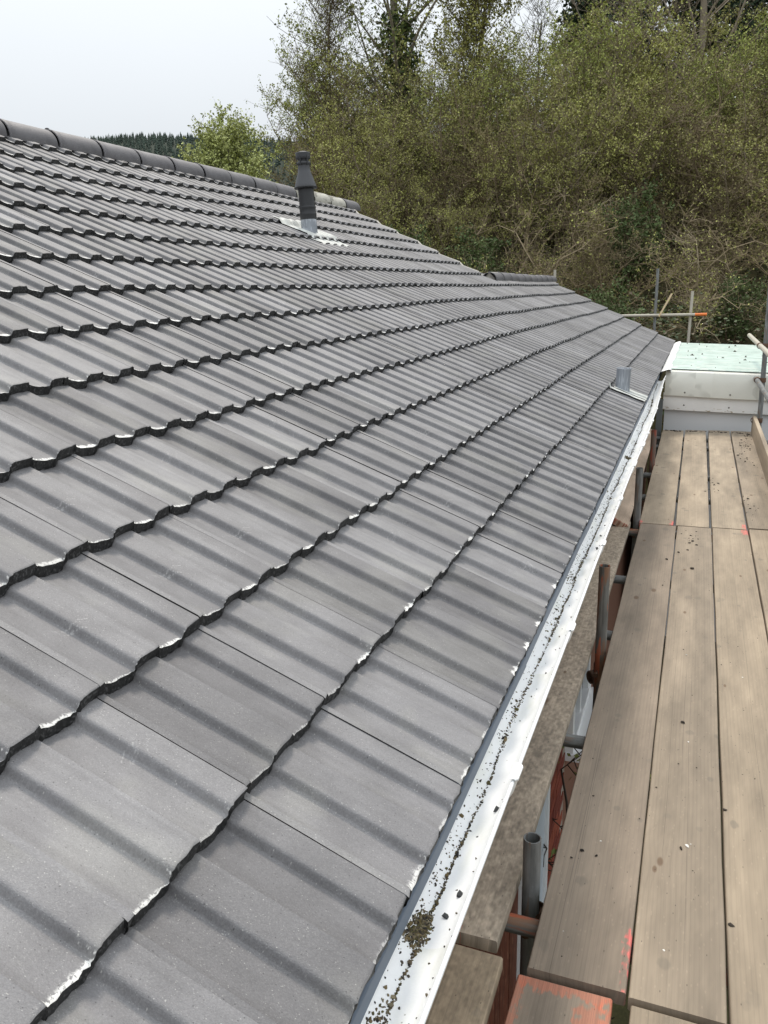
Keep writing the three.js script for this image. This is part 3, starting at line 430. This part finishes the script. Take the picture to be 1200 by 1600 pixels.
// ---------------------------------------------------------------- grit, moss and bark litter
const crumb = (() => { const g = new THREE.IcosahedronGeometry(1, 0), p = g.attributes.position; for (let k = 0; k < p.count; k++) { const s = .7 + .6 * hash2(Math.round(p.getX(k) * 90), Math.round(p.getY(k) * 90 + p.getZ(k) * 37), 3); p.setXYZ(k, p.getX(k) * s, p.getY(k) * s * .6, p.getZ(k) * s); } g.computeVertexNormals(); return g; })();
{
  const R = rng(555), items = []; const dark = [[.04, .034, .026], [.065, .052, .036], [.09, .07, .045], [.022, .02, .018]], moss = [[.12, .09, .04], [.09, .08, .03], [.17, .13, .07], [.20, .17, .11]];
  const inside = (a, lift) => [GX + Math.cos(a) * (GR - lift), GYc + Math.sin(a) * (GR - lift)];
  const add = (ang, z, s, c) => { const [x, y] = inside(ang, s * .35), w = gsag(z); items.push([x + w[0], y + w[1], z, s, c]); };
  const pick = l => l[Math.floor(R() * l.length)];
  const bottom = Math.PI * 1.46;
  for (let k = 0; k < 9000; k++) { // drying line along the gutter bottom
    const z = -.45 - Math.pow(R(), 1.7) * 8.6, dn = fbm(z * 6, 1, 44, 3), dens = .45 + .8 * sstep(.40, .62, dn); if (R() > dens) continue;
    const mean = bottom + .34 * (fbm(z * 2.2, 7, 45, 3) - .5) + .10 * (fbm(z * 14, 3, 49, 2) - .5), spread = .05 + .16 * sstep(.45, .7, fbm(z * 3, 4, 46, 3));
    const a = mean + (R() + R() + R() - 1.5) * spread * .8 - (R() < .18 ? R() * .5 : 0); add(a, z, .0009 + .0022 * R() * R() + (R() < .01 ? .003 : 0), R() < .6 ? pick(dark) : pick(moss));
  }
  for (const [zc, n, w] of [[-1.03, 650, .045], [-.84, 120, .06], [-5.0, 300, .05], [-2.75, 60, .08]]) for (let k = 0; k < n; k++) { const z = zc + (R() + R() - 1) * w, a = bottom - .16 + (R() + R() - 1) * .40; add(a, z, .0009 + .0019 * R(), R() < .35 ? pick(dark) : pick(moss)); }
  for (let k = 0; k < 200; k++) { const z = -.4 - 8.5 * R() * R(); add(Math.PI * (1.2 + .7 * R()), z, .0010 + .0016 * R(), pick(dark)); }
  for (const [z, a] of [[-1.12, 1.68], [-1.07, 1.62], [-1.36, 1.74], [-3.3, 1.65], [-3.1, 1.7]]) add(Math.PI * a, z, .006, [.05, .052, .053]);
  const im = new THREE.InstancedMesh(crumb, mat(0xffffff, 1), items.length), Mx = new THREE.Matrix4(), q = new THREE.Quaternion(), e = new THREE.Euler(), c = new THREE.Color();
  items.forEach(([x, y, z, s, col], k) => { e.set(R() * .8, R() * 6.3, R() * .8); q.setFromEuler(e); Mx.compose(new THREE.Vector3(x, y, z), q, new THREE.Vector3(s * (.7 + .9 * R()), s, s * (.7 + .9 * R()))); im.setMatrixAt(k, Mx); const b = .7 + .6 * R(); im.setColorAt(k, c.setRGB(col[0] * b, col[1] * b, col[2] * b)); });
  im.name = 'gutter_debris'; shade(im); scene.add(im); tag(im, 'dark grit and dry moss lying in the white gutter', 'debris', null, 'stuff');
  const it2 = []; const bit = (x, z, s) => it2.push([x, BY + s * .35, z, s]);
  for (let k = 0; k < 80; k++) bit(lerp(-.26, .58, R()), -1.6 - 7.6 * R(), .0016 + .003 * R() * R());
  for (const [cx, cz, n] of [[.50, -8.5, 60], [.47, -7.9, 40], [.54, -9.1, 40], [.20, -6.7, 26], [.05, -5.1, 20], [.42, -6.2, 30]]) for (let k = 0; k < n; k++) bit(cx + (R() + R() - 1) * .07, cz + (R() + R() - 1) * .35, .0015 + .008 * R() ** 3);
  for (let k = 0; k < 60; k++) bit(-.28 + .86 * R(), -9.28 + .06 * R(), .004 + .009 * R());
  for (const [x, z, s] of [[-.205, -2.02, .006], [-.165, -2.01, .005], [.06, -2.12, .007], [.05, -2.85, .008], [.18, -2.35, .006], [.183, -1.86, .006], [.06, -4.62, .012], [-.08, -4.75, .009], [-.23, -1.98, .004]]) bit(x, z, s);
  for (const [x, z, s] of [[.075, -2.14, .005], [.085, -2.15, .0025], [.05, -3.45, .004], [.07, -2.72, .003], [-.16, -2.08, .0025], [.03, -1.72, .003], [-.21, -1.70, .002], [.27, -3.3, .003]]) it2.push([x, BY + s * .2, z, s, 1]);
  const im2 = new THREE.InstancedMesh(crumb, mat(0xffffff, 1), it2.length); it2.forEach(([x, y, z, s, lime], k) => { e.set(0, R() * 6.3, 0); q.setFromEuler(e); Mx.compose(new THREE.Vector3(x, y, z), q, new THREE.Vector3(s * (.6 + 1.2 * R()), s * .7, s)); im2.setMatrixAt(k, Mx); const b = .4 + .9 * R(); im2.setColorAt(k, lime ? c.setRGB(.75, .73, .68) : c.setRGB(.04 * b, .032 * b, .024 * b)); });
  im2.name = 'board_litter'; shade(im2); scene.add(im2); tag(im2, 'crumbs of bark and dirt strewn over the scaffold boards', 'litter', null, 'stuff');
}
// ---------------------------------------------------------------- vegetation
const V3 = (x, y, z) => new THREE.Vector3(x, y, z);
class Plant {
  constructor(seed) { this.R = rng(seed); this.w = new GB(); this.l = new GB(); }
  limb(p, d, len, r0, r1, n, wig, up, sides, col) { // returns points along the limb
    const R = this.R, pts = [p.clone()], dir = d.clone().normalize(), a = V3(), b = V3(), q = p.clone(); let prev = null;
    for (let k = 0; k <= n; k++) {
      if (k) { dir.x += (R() - .5) * wig; dir.y += (R() - .5) * wig + up; dir.z += (R() - .5) * wig; dir.normalize(); q.addScaledVector(dir, len / n); pts.push(q.clone()); }
      a.set(-dir.z, .001, dir.x); if (a.lengthSq() < .01) a.set(1, 0, 0); a.normalize(); b.crossVectors(dir, a); const r = lerp(r0, r1, k / n), ring = [];
      for (let s = 0; s < sides; s++) { const t = s / sides * 6.283, c = Math.cos(t) * r, e = Math.sin(t) * r; ring.push(this.w.v(q.x + a.x * c + b.x * e, q.y + a.y * c + b.y * e, q.z + a.z * c + b.z * e, 0, 0, col)); }
      if (prev) for (let s = 0; s < sides; s++) this.w.quad(prev[s], prev[(s + 1) % sides], ring[(s + 1) % sides], ring[s]); prev = ring;
    }
    pts.dir = dir; return pts;
  }
  leaf(p, s, col, flat = 0) { const R = this.R; const d = V3(R() - .5, (R() - .5) * (1 - flat), R() - .5).normalize(), u = V3(R() - .5, (R() - .5) * (1 - flat * .6), R() - .5).cross(d).normalize(), b = .75 + .5 * R(), c = [col[0] * b, col[1] * b, col[2] * b], w = s * .32;
    const i0 = this.l.v(p.x, p.y, p.z, 0, 0, c), i1 = this.l.v(p.x + d.x * s * .5 + u.x * w, p.y + d.y * s * .5 + u.y * w, p.z + d.z * s * .5 + u.z * w, 0, 0, c), i2 = this.l.v(p.x + d.x * s, p.y + d.y * s, p.z + d.z * s, 0, 0, c), i3 = this.l.v(p.x + d.x * s * .5 - u.x * w, p.y + d.y * s * .5 - u.y * w, p.z + d.z * s * .5 - u.z * w, 0, 0, c); this.l.quad(i0, i1, i2, i3); }
}
const bark = mat(0xffffff, .95, { vertexColors: true }), leafM = mat(0xffffff, .8, { vertexColors: true });
function build(pl, name, label, category, group, trunkName = 'stems', crownName = 'foliage') { const t = new THREE.Group(); t.name = name; if (pl.w.i.length) part(trunkName, pl.w.geo(), bark, t); if (pl.l.i.length) part(crownName, pl.l.geo(), leafM, t); tag(t, label, category, group); return t; }
const mixc = (a, b, t) => [lerp(a[0], b[0], t), lerp(a[1], b[1], t), lerp(a[2], b[2], t)];
function shrub(seed, o) { // many stems fanning from a stool, twigs and small leaves
  const P = new Plant(seed), R = P.R;
  for (let s = 0; s < o.stems; s++) {
    const az = R() * 6.283, sp = o.spread * Math.sqrt(R()), wc = mixc(o.wood[0], o.wood[1], R());
    const st = P.limb(V3(Math.cos(az) * sp * .35, 0, Math.sin(az) * sp * .35), V3(Math.cos(az) * sp * .7, 1, Math.sin(az) * sp * .7), o.h * (.65 + .45 * R()), .028 * o.thick, .007, 6, o.wig, o.up, 4, wc);
    const nb = o.branches; for (let b = 0; b < nb; b++) {
      const f = .18 + .82 * R(), p0 = st[Math.min(6, Math.floor(f * 6.99))], a2 = R() * 6.283;
      const br = P.limb(p0, V3(Math.cos(a2), .25 + .7 * R(), Math.sin(a2)), o.h * (.16 + .2 * R()) * (1.15 - .5 * f), .009 * o.thick, .0035, 4, o.wig * 1.2, o.up, 3, wc);
      const clump = mixc(o.leaf[0], o.leaf[1], R()), lush = R() < o.bare ? .12 : 1;
      for (let t = 0; t < o.twigs; t++) {
        const p1 = br[1 + Math.floor(R() * 4)], a3 = R() * 6.283, L = .16 + .34 * R();
        const tw = P.limb(p1, V3(Math.cos(a3), .2 + .9 * R(), Math.sin(a3)), L * o.twig, .0048, .0024, 2, o.wig * 1.3, o.up, 3, wc);
        const nl = Math.round(o.leaves * lush); for (let l = 0; l < nl; l++) { const q = tw[Math.floor(R() * 3)]; P.leaf(V3(q.x + (R() - .5) * .12, q.y + (R() - .5) * .12, q.z + (R() - .5) * .12), o.size * (.6 + .8 * R()), clump); }
      }
    }
  }
  return P;
}
const OL = [.255, .245, .075], YG = [.345, .355, .095], IV = [.085, .115, .032], BRN = [.19, .145, .09], TAN = [.28, .215, .125], GRY = [.23, .19, .135];
const kinds = {
  hawthorn_shrub: [0, 1, 2].map(k => build(shrub(50 + k, { stems: 11, spread: .8, h: 3.6, thick: 1, wig: .5, up: .04, branches: 10, twigs: 7, twig: 1.1, leaves: 15, size: .047, bare: .24, leaf: [OL, YG], wood: [BRN, GRY] }), 'hawthorn_shrub', 'twiggy olive brown shrub coming into leaf on the bank', 'shrub', 'twiggy shrubs covering the bank')),
  willow_shrub: [0, 1].map(k => build(shrub(70 + k, { stems: 13, spread: .55, h: 4.0, thick: .9, wig: .32, up: .07, branches: 11, twigs: 6, twig: 1.2, leaves: 17, size: .050, bare: .08, leaf: [[.34, .37, .09], [.24, .28, .07]], wood: [GRY, BRN] }), 'willow_shrub', 'fresh yellow green shrub standing out among brown twigs', 'shrub', 'yellow green shrubs on the bank')),
  bare_thicket: [0, 1].map(k => build(shrub(90 + k, { stems: 15, spread: .9, h: 3.0, thick: 1.15, wig: .75, up: .0, branches: 11, twigs: 8, twig: 1.3, leaves: 6, size: .045, bare: .35, leaf: [OL, [.15, .125, .05]], wood: [TAN, BRN] }), 'bare_thicket', 'leafless tangle of pale brown stems on the bank', 'thicket', 'bare tangled thickets on the bank')),
  twisted_scrub: [0, 1].map(k => build(shrub(140 + k, { stems: 11, spread: 1.0, h: 3.2, thick: .95, wig: 1.25, up: .0, branches: 10, twigs: 6, twig: 1.2, leaves: 5, size: .045, bare: .4, leaf: [OL, YG], wood: [TAN, [.30, .25, .17]] }), 'twisted_scrub', 'twisted pale limbs of a leafless bush low on the bank', 'bush', 'twisted leafless bushes low on the bank')),
  ivy_bush: [0, 1].map(k => build(shrub(110 + k, { stems: 10, spread: .8, h: 2.1, thick: 1, wig: .5, up: .02, branches: 10, twigs: 7, twig: .9, leaves: 9, size: .085, bare: .02, leaf: [IV, [.06, .095, .024]], wood: [BRN, BRN] }), 'ivy_bush', 'dark glossy leaved bush at the foot of the bank', 'bush', 'dark evergreen bushes at the foot of the bank')),
};
function plantOut(kind, k, x, z, sc, ry, tilt = 0) { const a = kinds[kind], o = a[k % a.length].clone(); o.name = numbered(kind); o.position.set(x, terrain(x, z) - .08, z); o.rotation.set(tilt, ry, 0); o.scale.set(sc, sc * (.9 + .2 * hash2(k, 3, 7)), sc); scene.add(o); return o; }
{
  const R = rng(808); let n = 0;
  for (let row = 0; row < 8; row++) { const zr = -16.6 - row * 1.6; const xl = .455 * zr;
    for (let x = xl; x < 4.8; x += 1.6) {
      const xx = x + (R() - .5) * 1.1, z = zr + (R() - .5) * 1.1, q = R(); let kind;
      if (row === 0) kind = xx > -3 ? (q < .7 ? 'ivy_bush' : 'bare_thicket') : (q < .5 ? 'hawthorn_shrub' : 'bare_thicket');
      else if (row < 3) kind = q < .30 ? 'bare_thicket' : q < .52 ? 'twisted_scrub' : q < .84 ? 'hawthorn_shrub' : 'ivy_bush';
      else if (row < 5) kind = q < .35 ? 'bare_thicket' : q < .86 ? 'hawthorn_shrub' : 'willow_shrub';
      else kind = q < .42 ? 'hawthorn_shrub' : q < (xx < -3 ? .90 : .72) ? 'willow_shrub' : 'bare_thicket';
      const sc = (row === 0 ? .62 : row < 3 ? .8 : 1) * (.8 + .4 * R()); plantOut(kind, n++, xx, z, sc, R() * 6.28, .12);
    } }
}
function tree(seed, o) { // trunk, limbs, branchlets, twigs and leaves; optional ivy on the trunk
  const P = new Plant(seed), R = P.R, wc = o.wood;
  const tr = P.limb(V3(0, -.2, 0), V3(o.lean || 0, 1, 0), o.h * .82, o.r, o.r * .25, 10, .12, .05, 7, wc);
  for (let k = 0; k < o.limbs; k++) {
    const f = o.from + (1 - o.from) * Math.pow(R(), .8), p0 = tr[Math.min(10, Math.floor(f * 10.99))], az = R() * 6.283, L = o.h * o.reach * (.6 + .6 * R()) * (1.25 - .75 * f);
    const li = P.limb(p0, V3(Math.cos(az), .35 + .7 * R() + f * o.rise, Math.sin(az)), L, o.r * .34 * (1.2 - f), o.r * .08, 6, .34, .05, 5, wc);
    for (let b = 0; b < o.branches; b++) {
      const p1 = li[1 + Math.floor(R() * 6)], a2 = R() * 6.283, br = P.limb(p1, V3(Math.cos(a2), .2 + .9 * R(), Math.sin(a2)), L * (.25 + .3 * R()), o.r * .07, .005, 4, .4, .05, 3, wc), cl = mixc(o.leaf[0], o.leaf[1], R());
      for (let t = 0; t < o.twigs; t++) { const p2 = br[1 + Math.floor(R() * 4)], a3 = R() * 6.283, tw = P.limb(p2, V3(Math.cos(a3), .3 + R(), Math.sin(a3)), .3 + .5 * R(), .0065, .003, 2, .4, .06, 3, wc);
        for (let l = 0; l < o.leaves; l++) { const q = tw[Math.floor(R() * 3)]; P.leaf(V3(q.x + (R() - .5) * .2, q.y + (R() - .5) * .2, q.z + (R() - .5) * .2), o.size * (.6 + .8 * R()), cl); } }
    }
  }
  if (o.ivy) for (let k = 0; k < o.ivy; k++) { const f = .18 + .40 * R(), a = tr[Math.floor(f * 10)], az = R() * 6.283, rr = (.15 + .55 * R()) * (1.1 - .6 * f); P.leaf(V3(a.x + Math.cos(az) * rr, a.y + (R() - .3) * .9, a.z + Math.sin(az) * rr), .13 * (.6 + .8 * R()), mixc(IV, [.075, .12, .035], R())); }
  return P;
}
function putTree(P, name, label, x, z, ry = 0, group) { const t = build(P, numbered(name), label, 'tree', group, 'trunk', 'crown'); t.position.set(x, terrain(x, z), z); t.rotation.y = ry; scene.add(t); return t; }
putTree(tree(301, { h: 12.2, r: .20, limbs: 30, from: .25, reach: .33, rise: .8, branches: 9, twigs: 6, leaves: 8, size: .09, leaf: [[.24, .27, .07], [.17, .21, .05]], wood: [.20, .175, .13], ivy: 5000 }), 'ivy_clad_tree', 'tall tree with ivy wrapped trunk and sparse spring leaves', -9.0, -25.5);
putTree(tree(302, { h: 7.4, r: .09, limbs: 26, from: .12, reach: .36, rise: .9, branches: 9, twigs: 6, leaves: 2, size: .06, leaf: [YG, OL], wood: [.13, .10, .065], lean: -.12 }), 'budding_tree', 'slender brown twigged tree just budding against the sky', -10.9, -25);
putTree(tree(303, { h: 8.6, r: .10, limbs: 28, from: .12, reach: .36, rise: .8, branches: 9, twigs: 6, leaves: 9, size: .085, leaf: [OL, YG], wood: [.12, .095, .06] }), 'budding_tree', 'brown twigged tree thick with small olive leaves below the ivy clad tree', -7.0, -26);
putTree(tree(304, { h: 8.3, r: .13, limbs: 52, from: .10, reach: .42, rise: .7, branches: 11, twigs: 7, leaves: 9, size: .13, leaf: [[.42, .45, .16], [.32, .36, .12]], wood: [.12, .11, .07] }), 'willow_tree', 'rounded pale green willow rising behind the roof ridge', -21.6, -36);
putTree(tree(305, { h: 7.0, r: .09, limbs: 14, from: .3, reach: .3, rise: 1.2, branches: 6, twigs: 4, leaves: 0, size: .06, leaf: [YG, OL], wood: [.10, .085, .065] }), 'bare_sapling', 'thin bare sapling poking above the scrub', -5.6, -29);
putTree(tree(306, { h: 10.5, r: .20, limbs: 22, from: .3, reach: .4, rise: .5, branches: 8, twigs: 5, leaves: 0, size: .06, leaf: [YG, OL], wood: [.24, .20, .15] }), 'bare_tree', 'leafless tree with pale trunk and limbs at the top of the bank', -.6, -29.5);
putTree(tree(307, { h: 10.0, r: .16, limbs: 22, from: .3, reach: .4, rise: .5, branches: 8, twigs: 5, leaves: 0, size: .06, leaf: [YG, OL], wood: [.20, .165, .12] }), 'bare_tree', 'leafless tree with tawny forked limbs in front of dark conifers', -2.6, -30);
function conifer(seed, h, w) { const P = new Plant(seed), R = P.R; const tr = P.limb(V3(0, -.2, 0), V3(0, 1, 0), h, .2, .02, 12, .03, .05, 6, [.06, .045, .035]);
  for (let k = 0; k < 190; k++) { const f = .12 + .86 * R(), p = tr[Math.floor(f * 12)], az = R() * 6.283, L = w * (1.08 - f) * (.7 + .5 * R()); const br = P.limb(V3(p.x, p.y + (R() - .5) * h / 12, p.z), V3(Math.cos(az), .28 - .3 * (1 - f), Math.sin(az)), L, .03, .006, 5, .12, -.02, 3, [.05, .04, .03]); const c = mixc([.025, .045, .022], [.045, .075, .032], R());
    for (let t = 0; t < 100; t++) { const q = br[1 + Math.floor(R() * 5)]; P.leaf(V3(q.x + (R() - .5) * .55, q.y + (R() - .6) * .42, q.z + (R() - .5) * .55), .17 * (.6 + .7 * R()), c); } }
  return P; }
putTree(conifer(401, 9.5, 2.6), 'conifer_tree', 'dark green conifer standing apart beside the thin bare sapling', -4.3, -32, 0);
putTree(conifer(402, 11.5, 3.0), 'conifer_tree', 'dense dark conifer behind the pale leafless trees', -1.4, -34, 1, 'dark conifers above the bank');
putTree(conifer(403, 12, 3.1), 'conifer_tree', 'dense dark conifer behind the pale leafless trees', 1.9, -33.5, 2, 'dark conifers above the bank');
putTree(conifer(405, 10.5, 2.8), 'conifer_tree', 'dense dark conifer behind the pale leafless trees', -3.2, -35, 4, 'dark conifers above the bank');
putTree(conifer(406, 11.5, 2.9), 'conifer_tree', 'dense dark conifer behind the pale leafless trees', .4, -35.5, 5, 'dark conifers above the bank');
putTree(conifer(404, 12, 3.1), 'conifer_tree', 'dense dark conifer behind the pale leafless trees', 4.6, -34, 3, 'dark conifers above the bank');
{ // ground ivy and brambles carpeting the bank
  const l = new GB(); const a = l.v(0, 0, 0), b = l.v(.38, .12, .45), c = l.v(0, .05, 1), d = l.v(-.38, .12, .45); l.tri(a, b, c); l.tri(a, c, d);
  const R = rng(606), N = 26000, im = new THREE.InstancedMesh(l.geo(), mat(0xffffff, .6), N), Mx = new THREE.Matrix4(), q = new THREE.Quaternion(), e = new THREE.Euler(), col = new THREE.Color();
  for (let k = 0; k < N; k++) { const f = Math.pow(R(), 1.4), z = -15.2 - 13 * f, x = lerp(-11, 5.5, R()), s = .05 + .06 * R(), up = (z > -18.5 ? .9 : .35) * R(); e.set(-.6 + R() * 1.3, R() * 6.283, (R() - .5) * 1.2, 'YXZ'); q.setFromEuler(e); Mx.compose(V3(x, terrain(x, z) + up, z), q, V3(s, s, s)); im.setMatrixAt(k, Mx); const b = .6 + .9 * R(), br = R() < .3; col.setRGB((br ? .09 : .045) * b, (br ? .07 : .075) * b, (br ? .036 : .02) * b); im.setColorAt(k, col); }
  im.name = 'ground_ivy'; shade(im); scene.add(im); tag(im, 'ivy and bramble leaves carpeting the steep bank', 'ground cover', null, 'stuff');
}
{ // garden shrub beneath the platform
  const P = shrub(130, { stems: 6, spread: .5, h: 1.7, thick: .5, wig: .4, up: .05, branches: 5, twigs: 4, twig: .6, leaves: 4, size: .045, bare: .2, leaf: [[.08, .12, .03], YG], wood: [[.03, .025, .02], [.05, .04, .03]] });
  const t = build(P, numbered('garden_shrub'), 'small leafy shrub growing below the gap beside the pale door', 'shrub'); t.position.set(-.52, GY, -3.95); scene.add(t);
}
renderer.render(scene, camera);
